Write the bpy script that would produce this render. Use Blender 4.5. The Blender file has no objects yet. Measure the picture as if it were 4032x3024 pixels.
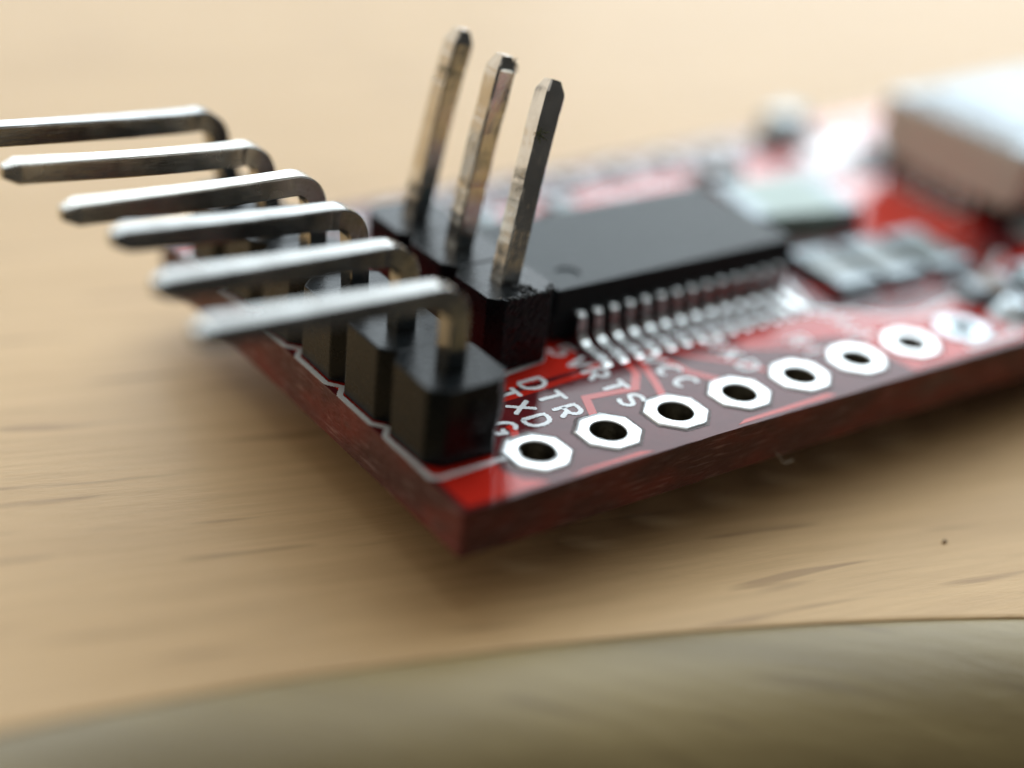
import bpy, bmesh, math, random
from mathutils import Vector, Matrix, noise
random.seed(7)
S = 0.1                      # one millimetre of the place = 0.1 scene unit
SC = bpy.context.scene
COL = SC.collection

# ---------------------------------------------------------------- camera
cam_data = bpy.data.cameras.new("camera")
cam = bpy.data.objects.new("camera", cam_data); COL.objects.link(cam)
CR = (0.8150894, -0.5714704, 0.0951357); CD = (-0.2132955, -0.4487003, -0.8678554); CF = (0.5386411, 0.6870878, -0.4876230)
CL = (-21.62815, -29.01706, 24.18388)
m = Matrix(((CR[0], -CD[0], -CF[0], CL[0]*S), (CR[1], -CD[1], -CF[1], CL[1]*S), (CR[2], -CD[2], -CF[2], CL[2]*S), (0, 0, 0, 1)))
cam.matrix_world = m
cam_data.sensor_width = 36.0
cam_data.lens = 58.35
cam_data.clip_start = 0.05; cam_data.clip_end = 1000
cam_data.dof.use_dof = True
cam_data.dof.focus_distance = 4.83
cam_data.dof.aperture_fstop = 0.152
SC.camera = cam

# ---------------------------------------------------------------- light
world = bpy.data.worlds.new("World"); SC.world = world; world.use_nodes = True
bg = world.node_tree.nodes["Background"]
bg.inputs[0].default_value = (0.95, 0.95, 0.92, 1); bg.inputs[1].default_value = 0.05

def area(name, az, el, dist, sx, sy, power, colour, target=(6, 6, 0)):
    d = bpy.data.lights.new(name, 'AREA'); d.shape = 'RECTANGLE'; d.size = sx; d.size_y = sy
    d.energy = power; d.color = colour
    o = bpy.data.objects.new(name, d); COL.objects.link(o)
    a, e = math.radians(az), math.radians(el)
    v = Vector((math.cos(a)*math.cos(e), math.sin(a)*math.cos(e), math.sin(e)))
    t = Vector(target)*S
    o.location = t + v*dist
    o.rotation_euler = v.to_track_quat('Z', 'Y').to_euler()
    return o
area("window_light", 50, 40, 60, 80, 72, 56000, (0.84, 0.94, 1.0))
area("lit_wall_light", 135, 20, 75, 120, 56, 17500, (1.0, 0.89, 0.74))
area("bright_pane_light", 40, 15, 60, 26, 12, 2600, (0.95, 0.98, 1.0))
area("ceiling_light", 70, 86, 90, 150, 130, 20000, (1.0, 0.95, 0.88))
SC.view_settings.view_transform = 'Standard'; SC.view_settings.look = 'None'
SC.view_settings.exposure = 0.17; SC.view_settings.gamma = 1.0
SC.cycles.max_bounces = 8

# ---------------------------------------------------------------- materials
def mat(name, base, rough=0.5, metal=0.0, var=0.0, vscale=10.0, vstretch=(1, 1, 1), bump=0.0, bscale=40.0, bstretch=(1, 1, 1),
        base2=None, rvar=0.0, coat=0.0, ior=1.5, rot=0.0, spec=0.5):
    M = bpy.data.materials.new(name); M.use_nodes = True
    nt = M.node_tree; P = nt.nodes["Principled BSDF"]
    P.inputs["Base Color"].default_value = (*base, 1); P.inputs["Roughness"].default_value = rough
    P.inputs["Metallic"].default_value = metal; P.inputs["IOR"].default_value = ior
    P.inputs["Coat Weight"].default_value = coat; P.inputs["Coat Roughness"].default_value = 0.08
    P.inputs["Specular IOR Level"].default_value = spec
    tc = nt.nodes.new("ShaderNodeTexCoord")
    def ns(scale, stretch, detail=4):
        mp = nt.nodes.new("ShaderNodeMapping"); mp.inputs["Scale"].default_value = stretch; mp.inputs["Rotation"].default_value = (0, 0, rot)
        n = nt.nodes.new("ShaderNodeTexNoise"); n.inputs["Scale"].default_value = scale; n.inputs["Detail"].default_value = detail
        nt.links.new(tc.outputs["Object"], mp.inputs[0]); nt.links.new(mp.outputs[0], n.inputs["Vector"])
        return n
    if var or base2:
        n = ns(vscale, vstretch)
        r = nt.nodes.new("ShaderNodeValToRGB")
        b2 = base2 or tuple(max(0, c*(1-var)) for c in base)
        r.color_ramp.elements[0].position = 0.35; r.color_ramp.elements[0].color = (*b2, 1)
        r.color_ramp.elements[1].position = 0.65; r.color_ramp.elements[1].color = (*base, 1)
        nt.links.new(n.outputs["Fac"], r.inputs[0]); nt.links.new(r.outputs[0], P.inputs["Base Color"])
        if rvar:
            mr = nt.nodes.new("ShaderNodeMapRange"); mr.inputs[1].default_value = .3; mr.inputs[2].default_value = .7
            mr.inputs[3].default_value = rough; mr.inputs[4].default_value = rough+rvar
            nt.links.new(n.outputs["Fac"], mr.inputs[0]); nt.links.new(mr.outputs[0], P.inputs["Roughness"])
    if bump:
        n2 = ns(bscale, bstretch, 3)
        b = nt.nodes.new("ShaderNodeBump"); b.inputs["Strength"].default_value = bump; b.inputs["Distance"].default_value = 0.01
        nt.links.new(n2.outputs["Fac"], b.inputs["Height"]); nt.links.new(b.outputs[0], P.inputs["Normal"])
    return M

M_RED = mat("red_mask_over_copper", (0.62, 0.028, 0.016), 0.07, var=0.12, vscale=6, bump=0.05, bscale=25, rvar=0.05)
M_SILK = mat("white_print", (0.88, 0.92, 0.94), 0.12, var=0.08, vscale=60)
M_PAD = mat("tinned_pad", (0.95, 0.97, 0.97), 0.38, 1.0, bump=0.12, bscale=12)
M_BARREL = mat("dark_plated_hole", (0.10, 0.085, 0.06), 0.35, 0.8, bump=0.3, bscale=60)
M_GAP = mat("bare_laminate", (0.055, 0.018, 0.014), 0.5, bump=0.5, bscale=90)
M_PLASTIC = mat("black_plastic", (0.007, 0.010, 0.012), 0.24, var=0.3, vscale=30, bump=0.05, bscale=60, rvar=0.10, spec=.24)
M_BREAK = mat("snapped_black_plastic", (0.03, 0.032, 0.033), 0.6, bump=0.3, bscale=50)
M_CHIP = mat("moulded_epoxy", (0.010, 0.019, 0.022), 0.36, var=0.12, vscale=8, bump=0.35, bscale=160, spec=.20)
M_LEAD = mat("tin_plated_lead", (0.78, 0.80, 0.80), 0.26, 1.0, bump=0.25, bscale=50)
M_SOLDER = mat("bright_solder", (0.92, 0.94, 0.95), 0.22, 1.0, bump=0.3, bscale=25)
M_STEEL = mat("connector_shell", (0.74, 0.72, 0.63), 0.40, 0.0, bump=0.05, bscale=20)
M_SOLDERF = mat("matt_solder", (0.30, 0.34, 0.36), 0.5, 1.0, bump=0.5, bscale=18)
M_GREEN = mat("green_fuse_body", (0.25, 0.38, 0.32), 0.35, var=0.2, vscale=9, bump=0.1, bscale=20)
M_CERAMIC = mat("grey_green_ceramic", (0.16, 0.22, 0.22), 0.3, var=0.3, vscale=12)
M_TAN = mat("brown_ceramic", (0.20, 0.12, 0.07), 0.35, var=0.2, vscale=12)
M_LENS = mat("clear_lens", (0.55, 0.72, 0.78), 0.12)
M_LINT = mat("green_lint", (0.10, 0.12, 0.04), 0.8)
M_LINT2 = mat("brown_lint", (0.09, 0.07, 0.05), 0.8)

def pin_material(name, c1, c2, ro):
    M = mat(name, c1, ro, 1.0, base2=c2, vscale=9, rvar=0.12)
    nt = M.node_tree; P = nt.nodes["Principled BSDF"]; tc = nt.nodes.new("ShaderNodeTexCoord")
    n1 = nt.nodes.new("ShaderNodeTexNoise"); n1.inputs["Scale"].default_value = 9; n1.inputs["Detail"].default_value = 5
    mp = nt.nodes.new("ShaderNodeMapping"); mp.inputs["Scale"].default_value = (0.12, 1, 1)
    nt.links.new(tc.outputs["UV"], mp.inputs[0]); nt.links.new(mp.outputs[0], n1.inputs["Vector"])
    n2 = nt.nodes.new("ShaderNodeTexNoise"); n2.inputs["Scale"].default_value = 30
    nt.links.new(tc.outputs["Object"], n2.inputs["Vector"])
    b1 = nt.nodes.new("ShaderNodeBump"); b1.inputs["Strength"].default_value = .16; b1.inputs["Distance"].default_value = .006
    b2 = nt.nodes.new("ShaderNodeBump"); b2.inputs["Strength"].default_value = .12; b2.inputs["Distance"].default_value = .006
    nt.links.new(n1.outputs["Fac"], b1.inputs["Height"]); nt.links.new(n2.outputs["Fac"], b2.inputs["Height"])
    nt.links.new(b1.outputs[0], b2.inputs["Normal"]); nt.links.new(b2.outputs[0], P.inputs["Normal"])
    return M
M_PIN = pin_material("dull_tinned_pin", (0.40, 0.40, 0.385), (0.27, 0.265, 0.25), 0.14)
M_PIN_LIT = pin_material("lit_tinned_pin", (0.62, 0.60, 0.55), (0.45, 0.43, 0.39), 0.18)  # lighter copy: brighter reflection on two bent pins, put into the colour
M_PIN2 = pin_material("bright_tinned_pin", (0.78, 0.76, 0.72), (0.60, 0.57, 0.52), 0.10)

def board_material():
    """bare mask on laminate for the faces looking up, sawn glass fibre for the sides"""
    M = bpy.data.materials.new("red_laminate"); M.use_nodes = True
    nt = M.node_tree; N = nt.nodes; L = nt.links; P = N["Principled BSDF"]
    tc = N.new("ShaderNodeTexCoord"); geo = N.new("ShaderNodeNewGeometry")
    sep = N.new("ShaderNodeSeparateXYZ"); L.new(tc.outputs["Normal"], sep.inputs[0])
    ab = N.new("ShaderNodeMath"); ab.operation = 'ABSOLUTE'; L.new(sep.outputs[2], ab.inputs[0])
    gt = N.new("ShaderNodeMath"); gt.operation = 'GREATER_THAN'; gt.inputs[1].default_value = .6; L.new(ab.outputs[0], gt.inputs[0])
    def noise_(scale, st, detail=5):
        mp = N.new("ShaderNodeMapping"); mp.inputs["Scale"].default_value = st
        n = N.new("ShaderNodeTexNoise"); n.inputs["Scale"].default_value = scale; n.inputs["Detail"].default_value = detail
        L.new(tc.outputs["Object"], mp.inputs[0]); L.new(mp.outputs[0], n.inputs["Vector"]); return n
    def ramp(n, stops):
        r = N.new("ShaderNodeValToRGB")
        while len(r.color_ramp.elements) < len(stops): r.color_ramp.elements.new(.5)
        for e, (p, c) in zip(r.color_ramp.elements, stops): e.position = p; e.color = (*c, 1)
        L.new(n.outputs["Fac"], r.inputs[0]); return r
    top = ramp(noise_(14, (1, 1, 1)), [(.3, (.095, .012, .015)), (.7, (.13, .018, .020))])
    side = ramp(noise_(3, (1, 1, 2.2)), [(.30, (.075, .030, .030)), (.46, (.11, .034, .032)), (.60, (.19, .036, .030)), (.72, (.13, .066, .060))])
    fib = ramp(noise_(16, (.6, .6, 6), 8), [(.55, (0, 0, 0)), (.76, (.20, .16, .155))])
    add = N.new("ShaderNodeMixRGB"); add.blend_type = 'ADD'; add.inputs[0].default_value = 1
    L.new(side.outputs[0], add.inputs[1]); L.new(fib.outputs[0], add.inputs[2])
    mx = N.new("ShaderNodeMixRGB"); L.new(gt.outputs[0], mx.inputs[0]); L.new(add.outputs[0], mx.inputs[1]); L.new(top.outputs[0], mx.inputs[2])
    L.new(mx.outputs[0], P.inputs["Base Color"])
    mr = N.new("ShaderNodeMapRange"); P.inputs["Specular IOR Level"].default_value = .31
    mr.inputs[3].default_value = .55; mr.inputs[4].default_value = .075
    L.new(gt.outputs[0], mr.inputs[0]); L.new(mr.outputs[0], P.inputs["Roughness"])
    b = N.new("ShaderNodeBump"); b.inputs["Distance"].default_value = .01
    bs = N.new("ShaderNodeMapRange"); bs.inputs[3].default_value = .9; bs.inputs[4].default_value = .04
    L.new(gt.outputs[0], bs.inputs[0]); L.new(bs.outputs[0], b.inputs["Strength"])
    L.new(noise_(22, (1, 1, 3)).outputs["Fac"], b.inputs["Height"]); L.new(b.outputs[0], P.inputs["Normal"])
    return M
M_BOARD = board_material()

def wood(name, light, dark, fleck, rot, streak=1.0, rough=0.38, fl=0.8, spec=.5, coat=.10):
    M = bpy.data.materials.new(name); M.use_nodes = True
    nt = M.node_tree; N = nt.nodes; L = nt.links; P = N["Principled BSDF"]
    tc = N.new("ShaderNodeTexCoord")
    rotm = N.new("ShaderNodeMapping"); rotm.inputs["Rotation"].default_value = (0, 0, rot); L.new(tc.outputs["Object"], rotm.inputs[0])
    # gentle waviness of the grain
    wn = N.new("ShaderNodeTexNoise"); wn.inputs["Scale"].default_value = .35; L.new(rotm.outputs[0], wn.inputs["Vector"])
    ws = N.new("ShaderNodeVectorMath"); ws.operation = 'SCALE'; ws.inputs["Scale"].default_value = .10; L.new(wn.outputs["Color"], ws.inputs[0])
    wa = N.new("ShaderNodeVectorMath"); L.new(rotm.outputs[0], wa.inputs[0]); L.new(ws.outputs[0], wa.inputs[1])
    def noise_(scale, st, detail=4, rg=.5):
        mp = N.new("ShaderNodeMapping"); mp.inputs["Scale"].default_value = st
        n = N.new("ShaderNodeTexNoise"); n.inputs["Scale"].default_value = scale; n.inputs["Detail"].default_value = detail; n.inputs["Roughness"].default_value = rg
        L.new(wa.outputs[0], mp.inputs[0]); L.new(mp.outputs[0], n.inputs["Vector"]); return n
    def ramp(n, a, b, ca, cb):
        r = N.new("ShaderNodeValToRGB"); e = r.color_ramp.elements
        e[0].position = a; e[0].color = (*ca, 1); e[1].position = b; e[1].color = (*cb, 1); L.new(n.outputs["Fac"], r.inputs[0]); return r
    base = ramp(noise_(1.2, (.18, 1.6, 1)), .3, .7, dark, light)
    fine = ramp(noise_(9, (.16, 3.0, 1), 6, .7), .38, .62, (.89, .875, .86), (1.0, 1.0, 1.0))
    flk = ramp(noise_(1.7, (.80, 9.0, 1), 2, .45), .63, .70, (0, 0, 0), (1, 1, 1))
    mul = N.new("ShaderNodeMixRGB"); mul.blend_type = 'MULTIPLY'; mul.inputs[0].default_value = streak
    L.new(base.outputs[0], mul.inputs[1]); L.new(fine.outputs[0], mul.inputs[2])
    fm = N.new("ShaderNodeMath"); fm.operation = 'MULTIPLY'; fm.inputs[1].default_value = fl; L.new(flk.outputs[0], fm.inputs[0])
    mx = N.new("ShaderNodeMixRGB"); L.new(fm.outputs[0], mx.inputs[0]); L.new(mul.outputs[0], mx.inputs[1]); mx.inputs[2].default_value = (*fleck, 1)
    L.new(mx.outputs[0], P.inputs["Base Color"])
    P.inputs["Roughness"].default_value = rough; P.inputs["Specular IOR Level"].default_value = spec
    P.inputs["Coat Weight"].default_value = coat; P.inputs["Coat Roughness"].default_value = .2
    b = N.new("ShaderNodeBump"); b.inputs["Strength"].default_value = .5; b.inputs["Distance"].default_value = .01
    L.new(noise_(18, (.22, 1.3, 1), 7, .7).outputs["Fac"], b.inputs["Height"]); L.new(b.outputs[0], P.inputs["Normal"])
    return M
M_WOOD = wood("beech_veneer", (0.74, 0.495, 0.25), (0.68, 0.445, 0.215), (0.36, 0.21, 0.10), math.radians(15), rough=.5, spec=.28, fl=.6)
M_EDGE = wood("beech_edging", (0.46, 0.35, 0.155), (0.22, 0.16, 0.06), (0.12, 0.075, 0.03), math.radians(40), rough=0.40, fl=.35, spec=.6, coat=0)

# ---------------------------------------------------------------- mesh helpers (all in millimetres)
class MB:
    def __init__(s): s.v = []; s.f = []; s.uv = None
    def add(s, vs, fs):
        o = len(s.v); s.v += [tuple(v) for v in vs]; s.f += [tuple(i+o for i in f) for f in fs]; return s
    def prism(s, poly, z0, z1, top=None):
        n = len(poly); tp = top or poly
        s.add([(x, y, z0) for x, y in poly]+[(x, y, z1) for x, y in tp],
              [tuple(range(n-1, -1, -1)), tuple(range(n, 2*n))]+[(i, (i+1) % n, n+(i+1) % n, n+i) for i in range(n)]); return s
    def box(s, x0, x1, y0, y1, z0, z1): return s.prism([(x0, y0), (x1, y0), (x1, y1), (x0, y1)], z0, z1)
    def mesh(s, name, mats, smooth=False):
        me = bpy.data.meshes.new(name); me.from_pydata([(x*S, y*S, z*S) for x, y, z in s.v], [], s.f)
        for mm in (mats if isinstance(mats, (list, tuple)) else [mats]): me.materials.append(mm)
        if smooth:
            for p in me.polygons: p.use_smooth = True
        me.update(); return me
def link(name, me, parent=None, loc=(0, 0, 0), label=None, cat=None, group=None, kind=None, bevel=0, seg=2):
    o = bpy.data.objects.new(name, me); COL.objects.link(o); o.location = Vector(loc)*S
    if parent: o.parent = parent
    if label: o["label"] = label
    if cat: o["category"] = cat
    if group: o["group"] = group
    if kind: o["kind"] = kind
    if bevel:
        b = o.modifiers.new("bevel", 'BEVEL'); b.width = bevel*S; b.segments = seg; b.limit_method = 'ANGLE'; b.angle_limit = math.radians(30)
    return o

def sweep(pts, w, n_tip=True, rough=0.0, side0=(0, 1, 0), seed=0, chamf=0.05, scales=None):
    """square wire with clipped corners swept along pts (mm)"""
    rnd = random.Random(seed)
    pts = [Vector(p) for p in pts]; mb = MB(); k = len(pts); side = Vector(side0)
    h = w/2; c = chamf
    prof = [(h, -h+c), (h, h-c), (h-c, h), (-h+c, h), (-h, h-c), (-h, -h+c), (-h+c, -h), (h-c, -h)]
    n = len(prof); rings = []; uvs = []
    d = 0
    for i, p in enumerate(pts):
        t = (pts[min(i+1, k-1)]-pts[max(i-1, 0)]).normalized()
        s_ = (side-t*side.dot(t)).normalized(); u = t.cross(s_)
        if i: d += (p-pts[i-1]).length
        sc = scales[i] if scales else 1
        r = []
        for j, (a, b) in enumerate(prof):
            jt = rough*(noise.noise(Vector((d*1.3+seed*9, j//2*7.3, 0)))+.35*noise.noise(Vector((d*4.5+seed*5, j//2*3.3, 4))))
            r.append(p+s_*(a*sc+(jt if a > 0 else -jt))+u*(b*sc+(jt if b > 0 else -jt)*.6))
        rings.append(r); uvs.append(d)
    mb.add([v for r in rings for v in r],
           [(i*n+j, i*n+(j+1) % n, (i+1)*n+(j+1) % n, (i+1)*n+j) for i in range(k-1) for j in range(n)]
           + [tuple(range(n-1, -1, -1)), tuple((k-1)*n+j for j in range(n))])
    mb.uvd = (uvs, n, k)
    return mb
def wire_mesh(name, mb, mats):
    me = mb.mesh(name, mats); uvs, n, k = mb.uvd
    uv = me.uv_layers.new(name="uv")
    for p in me.polygons: p.use_smooth = True
    me.set_sharp_from_angle(angle=math.radians(24))
    for p in me.polygons:
        for li in p.loop_indices:
            vi = me.loops[li].vertex_index; i, j = divmod(vi, n)
            jj = j if not (j == 0 and any(me.loops[q].vertex_index % n == n-1 for q in p.loop_indices)) else n
            uv.data[li].uv = (uvs[i], jj*.35)
    return me

# ---------------------------------------------------------------- table
ZT = -3.2
CX, CY, R0 = -29.221, -92.058, 94.70
table = link("table", None, label="pale beech table with a curved rounded front edge, under the red circuit board", cat="table", loc=(0, 0, ZT))
def edge_curve():
    """front edge: a shallow hollow in front of the board, running straight on at both sides; (x, y, inward normal)"""
    out = []; a0, a1 = math.radians(83), math.radians(58)
    na = 90
    arc = [a0+(a1-a0)*i/na for i in range(na+1)]
    n0 = (math.cos(a0), math.sin(a0)); n1 = (math.cos(a1), math.sin(a1))
    for d in (330, 200, 120, 70, 40, 20, 8): out.append((CX+R0*n0[0]-n0[1]*d, CY+R0*n0[1]+n0[0]*d, *n0))
    for t in arc: out.append((CX+R0*math.cos(t), CY+R0*math.sin(t), math.cos(t), math.sin(t)))
    for d in (8, 20, 40, 70, 120, 200, 330): out.append((CX+R0*n1[0]+n1[1]*d, CY+R0*n1[1]-n1[0]*d, *n1))
    return out
def arc_sheet(name, rz, mt, smooth=True):
    mb = MB(); k = len(rz); ec = edge_curve()
    for x, y, nx, ny in ec:
        mb.v += [(x+nx*(r-R0), y+ny*(r-R0), z) for r, z in rz]
    mb.f = [(i*k+j, i*k+j+1, (i+1)*k+j+1, (i+1)*k+j) for i in range(len(ec)-1) for j in range(k-1)]
    return link(name, mb.mesh(name, mt, smooth), table)
prof_top = [(R0+.05, -1.0), (R0+.05, -.10), (R0+.08, -.03), (R0+.18, 0)]+[(R0+d, 0) for d in (1, 3, 8, 20, 50, 120, 260, 480)]+[(R0+480, -18), (R0+6, -18)]
arc_sheet("tabletop", prof_top, M_WOOD, False)
RB = 4.7
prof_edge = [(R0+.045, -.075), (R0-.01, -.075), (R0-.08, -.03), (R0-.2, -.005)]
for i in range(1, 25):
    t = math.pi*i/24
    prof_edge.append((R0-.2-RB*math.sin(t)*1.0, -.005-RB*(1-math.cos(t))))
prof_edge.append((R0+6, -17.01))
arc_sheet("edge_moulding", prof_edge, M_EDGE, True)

# ---------------------------------------------------------------- circuit board
BL, BW, TH = 37.0, 18.5, 1.5
board = link("circuit_board", None, label="red circuit board with black chip, pin headers and tinned holes, on the beech table", cat="circuit board")
PX = [3.482+2.54*i for i in range(11)]; PY = 1.559
holes = [(x, PY) for x in PX]+[(x, BW-1.35) for x in PX]
def outline():
    pts = []; rnd = random.Random(3)
    cs = [(0, .10), (.03, .03), (.10, 0), (BL, 0), (BL, BW), (0, BW)]
    for i in range(6):
        (ax, ay), (bx, by) = cs[i], cs[(i+1) % 6]
        L_ = math.hypot(bx-ax, by-ay); n = max(1, int(L_/.35))
        nx, ny = (by-ay)/L_, -(bx-ax)/L_
        for j in range(n):
            t = j/n; o = 0 if j == 0 else .014*noise.noise(Vector((t*L_*1.7, i*5., 0)))+rnd.uniform(-.008, .008)
            pts.append((ax+(bx-ax)*t+nx*o, ay+(by-ay)*t+ny*o))
    return pts
ol = outline()
mb = MB(); n = len(ol); rnd = random.Random(5)
levels = [(-TH, 0), (-TH+.12, .01), (-1.0, .0), (-.55, .015), (-.10, .0), (0, -.02)]
for z, off in levels:
    for i, (x, y) in enumerate(ol):
        jx = rnd.uniform(-.006, .006)
        mb.v.append((x+(jx if 0.1 < y < BW-.1 else 0)+(off if x < 1 else -off)*-1*(1 if (x < .1 or x > BL-.1) else 0), y+(jx if .1 < x < BL-.1 else 0), z+(rnd.uniform(-.015, 0) if z == 0 else 0)*0))
for l in range(len(levels)-1):
    mb.f += [(l*n+i, l*n+(i+1) % n, (l+1)*n+(i+1) % n, (l+1)*n+i) for i in range(n)]
mb.f += [tuple(range(n-1, -1, -1)), tuple((len(levels)-1)*n+i for i in range(n))]
sub_o = link("laminate", mb.mesh("laminate", M_BOARD), board)
cut = MB()
for hx_, hy_ in holes:
    cut.prism([(hx_+.56*math.cos(2*math.pi*i/32), hy_+.56*math.sin(2*math.pi*i/32)) for i in range(32)], -2.5, .5)
cut_o = link("cutter", cut.mesh("cutter", M_BOARD))
def boolean(o, c):
    md = o.modifiers.new("cut", 'BOOLEAN'); md.object = c; md.solver = 'EXACT'; md.operation = 'DIFFERENCE'
    bpy.context.view_layer.update()
    dg = bpy.context.evaluated_depsgraph_get(); me = bpy.data.meshes.new_from_object(o.evaluated_get(dg))
    o.modifiers.clear(); o.data = me
    bpy.data.objects.remove(c, do_unlink=True)
boolean(sub_o, cut_o)

# tinned pads with plated barrels
def octr(th, a): return a/math.cos(((th+math.pi/8) % (math.pi/4))-math.pi/8)
def pad_mesh(a=.955, ri=.535, seed=0, tail=0):
    mb = MB(); N_ = 64; z = .05; rn = random.Random(seed)
    ang = [2*math.pi*i/N_ for i in range(N_)]
    def ring(f, z): return [(f(t)*math.cos(t), f(t)*math.sin(t), z) for t in ang]
    jo = [1+rn.uniform(-.008, .008) for _ in ang]
    o_lo = [(x*j, y*j, z_) for (x, y, z_), j in zip(ring(lambda t: octr(t, a), .004), jo)]
    o_hi = [(x*j, y*j, z_) for (x, y, z_), j in zip(ring(lambda t: octr(t, a-.03), z), jo)]
    mid = ring(lambda t: octr(t, a)*.45+ri*.55, z+.02)
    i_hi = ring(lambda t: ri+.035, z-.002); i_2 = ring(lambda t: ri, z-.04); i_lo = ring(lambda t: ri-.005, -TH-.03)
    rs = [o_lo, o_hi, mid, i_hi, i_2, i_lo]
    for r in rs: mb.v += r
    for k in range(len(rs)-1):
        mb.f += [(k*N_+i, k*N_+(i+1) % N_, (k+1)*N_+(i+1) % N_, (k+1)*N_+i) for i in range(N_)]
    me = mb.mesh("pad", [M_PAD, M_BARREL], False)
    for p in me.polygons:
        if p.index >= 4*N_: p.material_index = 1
        p.use_smooth = True
    return me
pads = [pad_mesh(seed=i) for i in range(3)]
M_DULL = mat("dull_solder", (0.42, 0.40, 0.40), 0.5, 1.0, bump=0.6, bscale=20)
far_pad = pad_mesh(a=.86, seed=9); far_pad.materials[0] = M_DULL
fp = MB(); N_ = 32
for rr_, z_ in ((1.0, 0.0), (.94, .06), (.7, .25), (.45, .5), (.3, .62), (.22, .45), (.02, .40)):
    fp.v += [(.95*rr_*math.cos(2*math.pi*i/N_), .95*rr_*math.sin(2*math.pi*i/N_), z_) for i in range(N_)]
for k in range(6): fp.f += [(k*N_+i, k*N_+(i+1) % N_, (k+1)*N_+(i+1) % N_, (k+1)*N_+i) for i in range(N_)]
filled_pad = fp.mesh("filled_pad", mat("grey_solder", (0.68, 0.76, 0.80), 0.34, 1.0, bump=0.5, bscale=14), True)
grey_pad = pad_mesh(ri=.40, seed=7); grey_pad.materials[0] = filled_pad.materials[0]
gapm = MB(); N_ = 64
gapm.v = [(f*math.cos(2*math.pi*i/N_), f*math.sin(2*math.pi*i/N_), z) for fz in (0, 1) for i in range(N_) for f, z in [((octr(2*math.pi*i/N_, 1.045+.012*math.sin(i*2.1)) if fz == 0 else .56), .006)]]
gapm.f = [(i, (i+1) % N_, N_+(i+1) % N_, N_+i) for i in range(N_)]
gap_me = gapm.mesh("pad_gap", M_GAP)
for i, (x, y) in enumerate(holes):
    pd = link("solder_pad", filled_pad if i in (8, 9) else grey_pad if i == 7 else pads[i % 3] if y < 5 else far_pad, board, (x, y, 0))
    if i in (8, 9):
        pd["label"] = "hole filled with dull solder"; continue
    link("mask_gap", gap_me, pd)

# copper under the mask: pours and tracks
def ribbon(pts, w):
    """flat outline round a polyline"""
    P_ = [Vector(p) for p in pts]; Lf, Rt = [], []
    for i, p in enumerate(P_):
        a = (p-P_[i-1]).normalized() if i else (P_[1]-p).normalized()
        b = (P_[i+1]-p).normalized() if i < len(P_)-1 else a
        t = (a+b).normalized(); nn = Vector((-t.y, t.x)); k_ = w/2/max(.5, math.sqrt((1+a.dot(b))/2))
        Lf.append(tuple(p+nn*k_)); Rt.append(tuple(p-nn*k_))
    return Rt+Lf[::-1]
def strip(mb, pts, w, z0, z1):
    out = ribbon(pts, w); n = len(pts)
    Rt, Lf = out[:n], out[n:][::-1]
    for i in range(n-1):
        mb.prism([Rt[i], Rt[i+1], Lf[i+1], Lf[i]], z0, z1)
    return mb
pours = [
    [(.22, .16), (2.95, .16), (2.35, .62), (2.05, 1.2), (2.3, 2.2), (2.9, 4.45), (.22, 4.45)],
    [(.22, 4.75), (4.55, 4.78), (7.42, 4.92), (8.1, 5.9), (8.0, 8.0), (4.2, 17.9), (.22, 17.9)],
    [(13.2, 4.55), (13.4, 3.75), (16.6, 3.0), (17.3, 2.6), (17.4, .16), (36.8, .16), (36.8, 6.2), (26.5, 4.6), (22.0, 3.3), (20.2, 3.4), (18.3, 4.3), (17.2, 4.6)],
    [(9.8, .14), (13.9, .14), (13.6, .34), (10.2, .30)],
    [(3.6, .13), (6.6, .13), (6.2, .28), (4.2, .26)],
    [(19.0, 8.2), (26.0, 6.9), (29.0, 6.9), (29.0, 12.6), (26.0, 13.0), (24.6, 10.6), (20.0, 8.9)],
    [(8.5, 13.2), (19.5, 13.2), (27.0, 15.2), (36.5, 15.0), (36.5, 16.6), (8.5, 15.8)],
    [(26.0, 17.1), (36.6, 17.0), (36.6, 18.35), (26.0, 18.35)],
    [(8.6, 7.4), (17.0, 7.4), (17.0, 10.9), (8.6, 10.9)],
]
for k, pl in enumerate(pours):
    po = link("copper_pour", MB().prism(pl, -.02, .006).mesh("pour", M_RED), board)
    xs = [q[0] for q in pl]; ys = [q[1] for q in pl]; cm = MB()
    for hx_, hy_ in holes:
        if min(xs)-1 < hx_ < max(xs)+1 and min(ys)-1 < hy_ < max(ys)+1:
            cm.prism([(hx_+.56*math.cos(2*math.pi*i/32), hy_+.56*math.sin(2*math.pi*i/32)) for i in range(32)], -1, 1)
    if cm.v: boolean(po, link("cutter", cm.mesh("cutter", M_RED)))
tracks = [
    ([(2.9, 4.40), (4.7, 4.42), (7.55, 4.60), (8.3, 4.95)], .26),
    ([(6.12, 2.3), (6.62, 3.42), (8.35, 3.21), (8.98, 3.95), (9.2, 4.9)], .27),
    ([(8.75, 2.3), (9.15, 3.2), (9.75, 4.9)], .26),
    ([(11.12, 2.45), (10.55, 3.3), (10.2, 4.9)], .28),
    ([(3.35, 2.35), (3.62, 2.9), (3.55, 3.1)], .24),
    ([(10.9, 4.8), (11.3, 4.1), (12.3, 3.2), (12.9, 2.3)], .22),
    ([(11.6, 4.8), (12.1, 4.3), (14.0, 3.4), (15.2, 2.9), (15.6, 2.4)], .22),
    ([(12.3, 4.75), (12.75, 4.55), (13.1, 4.5)], .24),
    ([(18.3, 6.2), (19.2, 4.9), (22.5, 4.4), (26.5, 5.6)], .3),
    ([(19.4, 9.6), (21.5, 7.0), (27.0, 6.0)], .3),
]
for pl, w in tracks:
    link("copper_track", strip(MB(), pl, w, -.02, .007).mesh("track", M_RED), board)

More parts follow.
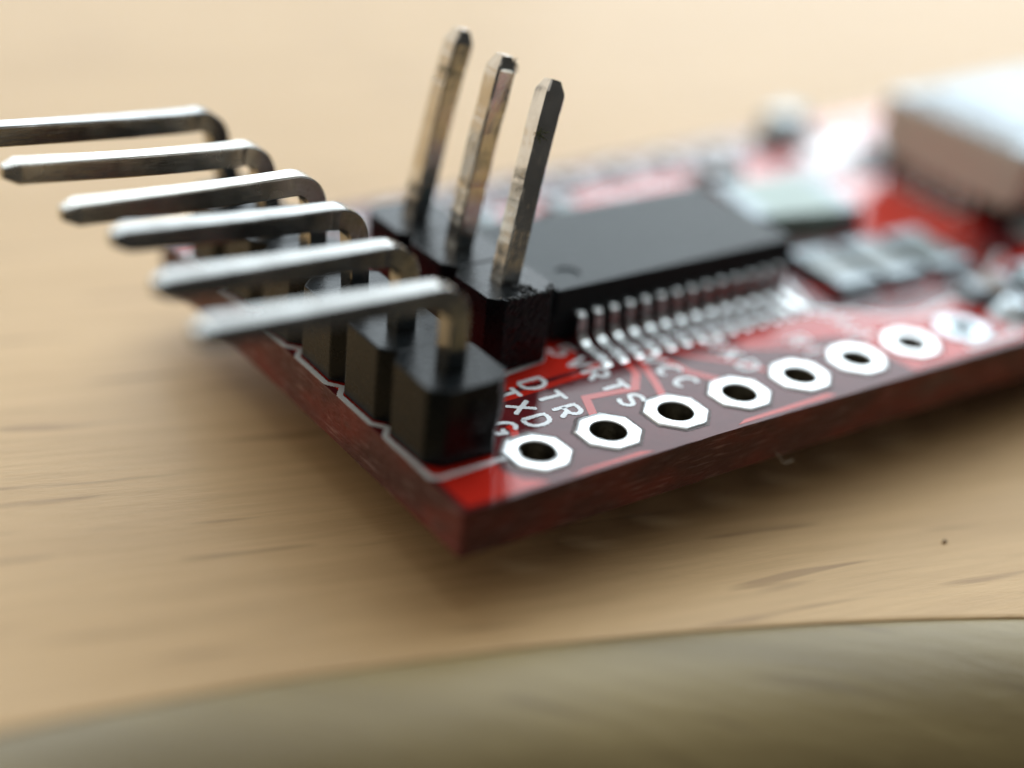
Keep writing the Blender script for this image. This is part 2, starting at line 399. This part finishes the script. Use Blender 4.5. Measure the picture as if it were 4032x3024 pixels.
# white print
ZS = [0.034]
def stroke(mb, pts, w, closed=False, jag=.016):
    ZS[0] += .0012
    P_ = [Vector(p) for p in pts]
    if closed: P_ = P_+[P_[0]]
    sm = []
    for a, b in zip(P_[:-1], P_[1:]):
        n = max(1, int((b-a).length/.045)); sm += [a.lerp(b, i/n) for i in range(n)]
    sm.append(P_[-1])
    R_, L_ = [], []
    for i, p in enumerate(sm):
        a = sm[max(i-2, 0)]; b = sm[min(i+2, len(sm)-1)]
        if closed: a = sm[(i-2) % (len(sm)-1)]; b = sm[(i+2) % (len(sm)-1)]
        t = (b-a).normalized(); nn = Vector((-t.y, t.x)); z = jag*(1 if i % 2 else -1)+random.uniform(-.5, .5)*jag
        e = 1.0
        if not closed and (i == 0 or i == len(sm)-1): e = .55
        L_.append(p+nn*(w/2*e+z)); R_.append(p-nn*(w/2*e-random.uniform(-1, 1)*jag))
    if closed: L_[-1] = L_[0]; R_[-1] = R_[0]
    z1 = .010+(ZS[0]-.034) % .008; n = len(sm); o = len(mb.v)
    mb.v += [(q.x, q.y, .0) for q in R_]+[(q.x, q.y, .0) for q in L_]+[(q.x, q.y, z1) for q in R_]+[(q.x, q.y, z1) for q in L_]
    for i in range(n-1):
        mb.f += [(o+2*n+i, o+2*n+i+1, o+3*n+i+1, o+3*n+i), (o+i, o+i+1, o+2*n+i+1, o+2*n+i), (o+n+i+1, o+n+i, o+3*n+i, o+3*n+i+1)]
    if not closed:
        mb.f += [(o+n, o, o+2*n, o+3*n), (o+n-1, o+2*n-1, o+4*n-1, o+3*n-1)]
def arcp(cx, cy, rx, ry, a0, a1, n=14): return [(cx+rx*math.cos(math.radians(a0+(a1-a0)*i/n)), cy+ry*math.sin(math.radians(a0+(a1-a0)*i/n))) for i in range(n+1)]
GL = {
 'T': [([(0, 1), (.72, 1)], 0), ([(.36, 1), (.36, 0)], 0)],
 'D': [([(.06, 0), (.06, 1), (.34, 1)]+arcp(.34, .5, .34, .5, 80, -80)+[(.34, 0), (.06, 0)], 0)],
 'R': [([(.06, 0), (.06, 1), (.42, 1)]+arcp(.42, .74, .24, .26, 80, -80)+[(.42, .48), (.06, .48)], 0), ([(.34, .48), (.66, 0)], 0)],
 'X': [([(.02, 0), (.68, 1)], 0), ([(.02, 1), (.68, 0)], 0)],
 'S': [(arcp(.36, .75, .30, .25, 25, 180)+arcp(.36, .25, .30, .25, 60, -155)[0:0]+[(.08, .62), (.62, .40)]+arcp(.36, .25, .30, .25, 10, -155), 0)],
 'V': [([(.02, 1), (.36, 0), (.70, 1)], 0)],
 'C': [(arcp(.38, .5, .34, .5, 50, 310, 20), 0)],
 '5': [([(.62, 1), (.10, 1), (.08, .58)]+arcp(.34, .31, .31, .31, 110, -150), 0)],
 '3': [(arcp(.33, .76, .28, .24, 150, -70)+arcp(.33, .26, .32, .27, 70, -150), 0)],
 'G': [(arcp(.38, .5, .34, .5, 40, 320, 20)+[(.70, .42), (.42, .42)], 0)],
 'N': [([(.06, 0), (.06, 1), (.62, 0), (.62, 1)], 0)],
 'I': [([(.3, 0), (.3, 1)], 0)],
}
def text(word, x0, y0, h, pitch, w=.15):
    """reads towards the front edge (-y), letter tops towards +x"""
    for i, ch in enumerate(word):
        if ch == ' ': continue
        mb = MB()
        for pts, cl in GL[ch]:
            stroke(mb, [(x0+v*h, y0-i*pitch-u*h) for u, v in pts], w, cl)
        link("printed_letter", mb.mesh("letter", M_SILK), board)
text("TXD", 4.13, 4.88, .78, .82)
text("DTR", 5.26, 5.06, .80, .88)
text("RTS", 7.40, 4.72, .78, .87)
text("VCC", 9.66, 4.68, .74, .80)
text("RXD", 12.22, 4.62, .70, .80, .13)
text("RI", 14.9, 3.6, .75, .8, .13)
text("GND", 17.3, 4.7, .75, .8, .13)
text("5V", 7.32, 6.38, .78, .88, .13)
text("G", 2.95, 3.36, .82, .8, .15)
# header outlines
mb = MB(); HX, HY = .214, 1.995
zig = [(3.0, 1.72), (.35, 1.66), (.10, 1.80)]
for i in range(6):
    y = HY+2.54*i; zig += [(.10, y+.40), (.10, y+2.14), (.42, y+2.54)]
stroke(mb, zig, .17, False, .01)
stroke(mb, [(3.0, 1.72), (3.02, 2.3)], .15)
link("printed_outline_or_glare", mb.mesh("outline", M_SILK), board)
mb = MB()
stroke(mb, [(4.6, 5.85), (5.0, 5.60), (6.72, 5.84), (7.25, 6.42), (7.25, 7.8), (7.05, 8.3)], .18, False, .01)
link("printed_outline_or_glare", mb.mesh("outline", M_SILK), board)
for pts in ([(18.1, 9.0), (18.3, 7.6), (17.3, 4.8), (18.6, 4.2), (19.2, 3.4)], [(19.2, 8.4), (21.2, 8.9), (23.4, 7.2)], [(19.2, 3.4), (20.5, 2.9), (24.6, 3.6), (27.5, 5.2)], [(20.3, .5), (22.7, .5), (23.6, 1.3)],
            [(9.0, 15.4), (12, 15.6), (14, 14.6), (17.5, 15.3), (20, 14.8)], [(27.2, 14.4), (28.8, 14.6), (29.2, 16.4), (27.6, 16.9)]):
    mb = MB(); stroke(mb, pts, .22, False, .01); link("printed_outline_or_glare", mb.mesh("outline", M_SILK), board)

# ---------------------------------------------------------------- microchip
chip = link("microchip", None, board, (7.60, 6.485, 0), label="large black chip with fourteen leads along each long side")
W_, D_ = 10.2, 5.30
mb = MB()
def rect(i, x0=0, x1=W_, y0=0, y1=D_): return [(x0+i, y0+i), (x1-i, y0+i), (x1-i, y1-i), (x0+i, y1-i)]
mb.prism(rect(.10), .14, .96, rect(0)); 
mb.prism(rect(.02), .965, 1.86, rect(.13))
body = link("chip_body", mb.mesh("chip_body", M_CHIP), chip)
c = MB(); c.prism([(1.15+.42*math.cos(2*math.pi*i/32), 1.05+.42*math.sin(2*math.pi*i/32)) for i in range(32)], 1.80, 2.2)
co = link("cut2", c.mesh("c", M_CHIP)); co.location = chip.location; bpy.context.view_layer.update()
boolean(body, co)
b = body.modifiers.new("bevel", 'BEVEL'); b.width = .05*S; b.segments = 2; b.limit_method = 'ANGLE'; b.angle_limit = math.radians(35)
def lead_mesh(sd):
    # profile in (y outward, z)
    pr = [(-.25, 1.04), (.14, 1.02)]
    pr += [(.14+.14*math.sin(math.radians(a)), .88+.14*math.cos(math.radians(a))) for a in (20, 45, 70, 90)]
    pr += [(.30, .45), (.36, .32)]
    pr += [(.50, .20), (.66, .12), (.95, .085), (1.62, .075)]
    t = .15; w = .29; mb = MB(); n = len(pr); top, bot = [], []
    for i, (y, z) in enumerate(pr):
        a = pr[max(i-1, 0)]; bb = pr[min(i+1, n-1)]; ty, tz = bb[0]-a[0], bb[1]-a[1]; l = math.hypot(ty, tz); ny, nz = -tz/l, ty/l
        top.append((y+ny*t/2, z+nz*t/2)); bot.append((y-ny*t/2, z-nz*t/2))
    rn = random.Random(sd)
    for x in (-w/2, w/2):
        mb.v += [(x+rn.uniform(-.01, .01), -y, z) for y, z in top]+[(x, -y, z) for y, z in bot]
    q = 2*n
    for i in range(n-1):
        mb.f += [(i, i+1, q+i+1, q+i), (n+i+1, n+i, q+n+i, q+n+i+1), (i+1, i, n+i, n+i+1), (q+i, q+i+1, q+n+i+1, q+n+i)]
    mb.f += [(0, q, q+n, n), (n-1, 2*n-1, q+2*n-1, q+n-1)]
    return mb.mesh("lead", M_LEAD)
lm = [lead_mesh(i) for i in range(4)]
fm = MB(); fm.prism([(-.17, -1.85), (.17, -1.85), (.19, -1.6), (.19, -.55), (-.19, -.55), (-.19, -1.6)], .0, .07, [(-.12, -1.72), (.12, -1.72), (.15, -1.5), (.15, -.6), (-.15, -.6), (-.15, -1.5)])
foot_me = fm.mesh("foot", M_SOLDER)
for i in range(14):
    for sgn in (1, -1):
        x = .871+.65*i
        o = link("lead", lm[(i*3+(sgn < 0)) % 4], chip, (x, 0 if sgn > 0 else D_, 0), bevel=.03, seg=2)
        f = link("solder_fillet", foot_me, chip, (x, 0 if sgn > 0 else D_, 0), bevel=.02, seg=1)
        if sgn < 0: o.rotation_euler.z = math.pi; f.rotation_euler.z = math.pi

# ---------------------------------------------------------------- headers
def octo(cx, cy, hx, hy, c): return [(cx-hx+c, cy-hy), (cx+hx-c, cy-hy), (cx+hx, cy-hy+c), (cx+hx, cy+hy-c), (cx+hx-c, cy+hy), (cx-hx+c, cy+hy), (cx-hx, cy+hy-c), (cx-hx, cy-hy+c)]
def pin_scales(pts, tip=.42, cut=.45, tail=True):
    L_ = [0]
    for a, b in zip(pts[:-1], pts[1:]): L_.append(L_[-1]+(Vector(b)-Vector(a)).length)
    T = L_[-1]
    return [max(cut, 1-(1-cut)*max(0, 1-(T-l)/tip)) for l in L_]
ICO = bmesh.new(); bmesh.ops.create_icosphere(ICO, subdivisions=1, radius=1)
ICO_V = [v.co.copy() for v in ICO.verts]; ICO_F = [tuple(v.index for v in f.verts) for f in ICO.faces]; ICO.free()
def crumbs(mb, x0, x1, y, z, n, seed, r=.05, dy=.10, dz=.05):
    rn = random.Random(seed)
    for i in range(n):
        c = Vector((rn.uniform(x0, x1), y+rn.gauss(0, dy), z+rn.gauss(0, dz))); rr = r*rn.uniform(.4, 1.5)
        sx, sy, sz = rn.uniform(.6, 1.5), rn.uniform(.6, 1.4), rn.uniform(.5, 1.1)
        mb.add([(c.x+v.x*rr*sx*rn.uniform(.6, 1.2), c.y+v.y*rr*sy*rn.uniform(.6, 1.2), c.z+v.z*rr*sz*rn.uniform(.6, 1.2)) for v in ICO_V], ICO_F)
def snapped(mb, path, z0, z1, seed, out=.08, top=.10, bulge=0.0):
    """ragged broken face following the xy path, slab closed at the back"""
    P_ = [Vector(p) for p in path]; sm = []
    for a, b in zip(P_[:-1], P_[1:]):
        n = max(1, int((b-a).length/.06)); sm += [a.lerp(b, i/n) for i in range(n)]
    sm.append(P_[-1]); nz = 26; n = len(sm); o = len(mb.v); cen = Vector((0, 0))
    for k in range(nz+1):
        t = k/nz
        for i, p in enumerate(sm):
            e = min(1, i/4, (n-1-i)/4)
            q = Vector((p.x*3, p.y*3, t*7+seed)); d = out*(.35+.65*abs(noise.noise(q))+.45*noise.noise(q*3.3))*e+bulge*math.sin(math.pi*min(1, t*1.1))**2*e
            zt = z1+top*(noise.noise(Vector((i*.23, seed, 0)))+.5*noise.noise(Vector((i*.9, seed, 3))))*e
            dr = (p-cen).normalized()
            mb.v.append((p.x+dr.x*d, p.y+dr.y*d, z0+(zt-z0)*t))
    for k in range(nz):
        mb.f += [(o+k*n+i, o+k*n+i+1, o+(k+1)*n+i+1, o+(k+1)*n+i) for i in range(n-1)]
    b_ = len(mb.v); mb.v += [(p.x*.85, p.y*.85, mb.v[o+nz*n+i][2]-.03) for i, p in enumerate(sm)]
    mb.f += [(o+nz*n+i, o+nz*n+i+1, b_+i+1, b_+i) for i in range(n-1)]
hdr = link("angled_pin_header", None, board, label="six way black header with pins bent over to the left")
HZ = 2.40
rah = [ # bend-shift x, tip x, tip top z, bend top z
    (0, -6.15, 5.36, 5.02), (0, -6.05, 5.48, 5.12), (-.15, -6.08, 5.75, 5.22), (-.1, -6.42, 5.45, 5.22), (-.45, -7.1, 5.78, 5.25), (-.75, -7.6, 5.95, 5.47)]
for i in range(6):
    cx, cy = HX+1.27, HY+1.27+2.54*i
    mb = MB()
    mb.prism(octo(0, 0, 1.27, 1.262, .43), .85 if i == 0 else .04, HZ-.02*(i % 2))
    lowp = [(-1.266, -.83), (-.84, -1.258), (.78, -1.262), (1.04, -1.0), (1.04, 1.0), (.78, 1.262), (-.84, 1.262), (-1.27, .83)]
    if i == 0: mb.prism(lowp, .04, .87)
    if i == 0:
        snapped(mb, [(-.3, -1.255), (.80, -1.255), (1.26, -.84), (1.26, -.5)], .9, HZ-.10, 3, .05, .10, .05)
        cb = MB(); crumbs(cb, .1, 1.0, -1.22, HZ-.06, 18, 3, .06, .03, .03)
        link("broken_edge", cb.mesh("crumbs", M_BREAK, True), hdr, (cx, cy, 0))
    blk = link("header_block", mb.mesh("block", M_PLASTIC), hdr, (cx, cy, 0), bevel=.055, seg=2)
    dx, tx, tz, bz = rah[i]; r = .78
    zc = bz-.32-r
    pts = [(0, 0, -1.66), (0, 0, -1.2), (0, 0, 1.0), (dx*.2, 0, 2.4)]
    top = (dx-r, 0, bz-.32)
    k = 4
    for q in range(1, k): 
        t = q/k; pts.append((dx*(.2+.8*t), 0, 2.4+(zc-2.4)*t))
    for a in range(0, 91, 9):
        a_ = math.radians(a); pts.append((dx-r+r*math.cos(a_), 0, zc+r*math.sin(a_)))
    ex, ez = tx-cx, tz-.32; sx_, sz_ = dx-r, bz-.32
    nn = 70
    for q in range(1, nn+1):
        t = q/nn; pts.append((sx_+(ex-sx_)*t, .03*math.sin(t*3+i), sz_+(ez-sz_)*(t**1.25)))
    # finer samples at the tip
    lastv = Vector(pts[-1]); prev = Vector(pts[-2])
    pts = pts[:-1]+[tuple(prev.lerp(lastv, f)) for f in (.35, .7, 1.0)]
    sw = sweep(pts, .64, rough=.005, seed=i+1, scales=pin_scales(pts, .42, .5))
    pin = link("pin", wire_mesh("pin", sw, M_PIN_LIT if i in (3, 4) else M_PIN), hdr, (cx, cy, 0))

jmp = link("upright_pin_header", None, board, label="three way black header with pins standing up in front of the chip")
JX, JY = 5.93, 7.05
tips = [(7.82, 8.17, 8.12), (7.12, 9.76, 8.44), (7.22, 12.22, 8.47)]
for i in range(3):
    cx, cy = JX, JY+2.54*i
    mb = MB(); mb.prism(octo(0, 0, 1.22, 1.262, .40), .05, 2.42+.02*(i % 2))
    if i == 0:
        snapped(mb, [(-1.0, -1.02), (-.8, -1.25), (.80, -1.25), (1.18, -.86)], .08, 2.43, 5, .07, .12)
        cb = MB(); crumbs(cb, -.75, 1.0, -1.19, 2.42, 46, 11, .075, .04, .02); crumbs(cb, -.10, .42, -.80, 2.43, 40, 12, .065, .20, .02)
        crumbs(cb, .95, 1.2, -.92, 2.42, 8, 13, .07, .05, .03)
        link("broken_edge", cb.mesh("crumbs", M_BREAK, True), jmp, (cx, cy, 0))
    blk = link("header_block", mb.mesh("block", [M_PLASTIC]), jmp, (cx, cy, 0), bevel=.05, seg=2)
    e = Vector(tips[i])-Vector((cx, cy, 0)); pts = [(0, 0, -1.66), (0, 0, -1.0), (0, 0, 1.5)]
    b0 = Vector((0, 0, 2.4)); nn = 80
    for q in range(nn+1):
        t = q/nn; tt = t-.06*math.sin(math.pi*t)*(1 if t < 1 else 0)   # bends away just above the plastic
        pts.append((e.x*tt, e.y*tt, 2.4+(e.z-2.4)*t))
    lastv = Vector(pts[-1]); prev = Vector(pts[-2])
    pts = pts[:-1]+[tuple(prev.lerp(lastv, f)) for f in (.35, .7, 1.0)]
    sw = sweep(pts, .70, rough=.022, seed=20+i, side0=(1, 0, 0), scales=pin_scales(pts, .36, .55), chamf=.06)
    link("pin", wire_mesh("pin", sw, M_PIN2), jmp, (cx, cy, 0))

# ---------------------------------------------------------------- far parts of the board
def smd(name, x, y, w, d, h, rot, mt, cap=.22, label=None):
    r = link(name, None, board, (x, y, .03), label=label); r.rotation_euler.z = math.radians(rot)
    link("component_body", MB().box(-w/2+cap*w*.9, w/2-cap*w*.9, -d/2+.03, d/2-.03, .05, h).mesh("b", mt), r, bevel=.06)
    for s_ in (-1, 1):
        x0, x1 = (-w/2, -w/2+cap*w) if s_ < 0 else (w/2-cap*w, w/2)
        link("end_cap", MB().box(x0, x1, -d/2, d/2, .02, h+.02).mesh("c", M_SOLDERF), r, bevel=.08)
        xs = -w/2 if s_ < 0 else w/2
        link("solder_fillet", MB().prism([(xs-.35, -d/2), (xs+.35, -d/2), (xs+.35, d/2), (xs-.35, d/2)], 0, .4*h, [(xs-.1, -d/2+.1), (xs+.1, -d/2+.1), (xs+.1, d/2-.1), (xs-.1, d/2-.1)]).mesh("s", M_SOLDERF), r, bevel=.05)
    return r
smd("fuse", 21.4, 10.7, 4.6, 3.3, 1.15, -12, M_GREEN, .17, "pale green fuse behind the far end of the large chip")
for x, y in ((19.9, 6.5), (22.1, 6.35), (24.4, 6.2)):
    smd("capacitor", x, y, 3.0, 1.8, .42, 86, M_CERAMIC, .2)
smd("resistor", 24.0, 2.9, 1.9, 1.2, .6, -10, M_TAN, .28, "small brown part with bright ends near the front edge")
smd("capacitor", 25.9, 2.3, 1.9, 1.2, .8, 85, M_LENS, .28, "small pale blue part near the front edge beside the brown one")
smd("capacitor", 21.7, 14.7, 1.8, 1.1, .8, 5, M_TAN, .28)
link("printed_outline_or_glare", MB().prism([(27.2, 14.9), (28.9, 14.7), (30.6, 15.2), (30.6, 16.6), (27.6, 16.9)], 0, .012).mesh("print", M_SILK), board)  # white patch painted in place of glare on the board, no real print
smd("resistor", 14.0, 14.3, 1.8, 1.0, .5, 88, M_CERAMIC, .28)
smd("resistor", 10.6, 14.3, 1.8, 1.0, .5, 88, M_CERAMIC, .28)
led = smd("indicator_light", 28.1, 17.7, 1.9, 1.2, 1.0, 10, M_LENS, .25, "small clear part at the back edge of the board")

usb = link("usb_socket", None, board, (29.3, 6.3, 0), label="silver metal cable socket on a black base at the far end of the board")
UW = 7.4
sec = [(.55, .75), (UW-.55, .75), (UW, 1.2), (UW, 3.1), (0, 3.1), (0, 1.2)]
def yz_prism(sec, x0, x1, mt, parent, name, bev=.12):
    mb = MB(); n = len(sec)
    mb.add([(x0, y, z) for y, z in sec]+[(x1, y, z) for y, z in sec], [tuple(range(n)), tuple(range(2*n-1, n-1, -1))]+[(i, n+i, n+(i+1) % n, (i+1) % n) for i in range(n)])
    return link(name, mb.mesh(name, mt), parent, bevel=bev)
yz_prism(sec, 0, 8.9, M_STEEL, usb, "shell")
yz_prism([(.12, 3.11), (UW-.12, 3.11), (UW-.12, 3.18), (.12, 3.18)], .10, 8.8, mat("shell_top", (0.30, 0.35, 0.38), 0.42, 1.0, var=.35, vscale=4), usb, "top_plate", .03)
slot = yz_prism([(1.2, 3.19), (UW-1.0, 3.19), (UW-1.0, 3.21), (1.2, 3.21)], .35, 1.9, M_PLASTIC, usb, "slot", 0)
yz_prism([(.5, .05), (UW-.5, .05), (UW-.5, .78), (.5, .78)], .25, 8.0, M_PLASTIC, usb, "base_block", .05)
for i in range(5):
    y = UW/2+(i-2)*.8
    link("contact_leg", MB().box(-.16, .24, y-.17, y+.17, .05, .95).mesh("cl", M_LEAD), usb, bevel=.05)
    link("contact", MB().box(-1.0, .4, y-.16, y+.16, .02, .22).mesh("ct", M_LEAD), usb, bevel=.03)
for y0, y1 in ((-1.3, .15), (UW-.15, UW+1.3)):
    for x0 in (.3, 5.8):
        link("mounting_tab", MB().prism([(x0, y0), (x0+2.2, y0), (x0+2.2, y1), (x0, y1)], .02, .5, [(x0+.2, y0+.2), (x0+2., y0+.2), (x0+2., y1), (x0+.2, y1)]).mesh("mt", M_SOLDERF), usb, bevel=.1)

# ---------------------------------------------------------------- lint on the upright pins
def lint(x, y, z, r, n, mt, seed, label):
    rn = random.Random(seed); mb = MB()
    for _ in range(n):
        p = Vector((rn.gauss(0, r*.3), rn.gauss(0, r*.3), rn.gauss(0, r*.45)))
        dv = Vector((rn.uniform(-1, 1), rn.uniform(-1, 1), rn.uniform(-1, 1))).normalized()
        L_ = rn.uniform(.4, 1.5)*r; prev = None; rr = .012
        for q in range(6):
            u = dv.orthogonal().normalized(); w_ = dv.cross(u)
            ring = [tuple(p+u*rr*math.cos(a)+w_*rr*math.sin(a)) for a in (0, 2.1, 4.2)]
            o = len(mb.v); mb.v += ring
            if prev is not None: mb.f += [(prev+k, prev+(k+1) % 3, o+(k+1) % 3, o+k) for k in range(3)]
            prev = o; p = p+dv*L_/5; dv = (dv+Vector((rn.gauss(0, .35), rn.gauss(0, .35), rn.gauss(0, .35)))).normalized()
    return link("lint", mb.mesh("lint", mt), None, (x, y, z), label=label, cat="lint", group="lint caught on the upright pins")
lint(6.62, 12.05, 7.15, .24, 60, M_LINT, 1, "green tuft of lint on the farthest upright pin")
lint(7.0, 7.50, 6.75, .18, 36, M_LINT, 2, "small green tuft of lint on the nearest upright pin")
lint(7.36, 9.62, 8.12, .18, 60, M_LINT2, 3, "brown dust on the tip of the middle upright pin")

# dust: a dark speck on the wood and a pale fibre under the long edge
link("speck", MB().add([(v.x*.10, v.y*.07, .05+v.z*.05) for v in ICO_V], ICO_F).mesh("speck", mat("faint_speck", (0.26, 0.17, 0.10), 0.8), True), None, (15.03, -4.16, ZT), label="tiny dark speck lying on the pale table right of the board's shadow", cat="speck")
fb = MB(); pp = [(11.45+.09*i, -.03-.03*i-.05*math.sin(i*.5), -1.42-.05*i+.10*math.cos(i*.9)) for i in range(8)]
for i, p_ in enumerate(pp):
    fb.v += [(p_[0], p_[1]+.014*math.cos(a), p_[2]+.014*math.sin(a)) for a in (0, 2.1, 4.2)]
    if i: fb.f += [(3*i-3+k, 3*i-3+(k+1) % 3, 3*i+(k+1) % 3, 3*i+k) for k in range(3)]
link("fibre", fb.mesh("fibre", M_SILK), None, label="thin pale fibre hanging from the lower long edge of the red board", cat="fibre")
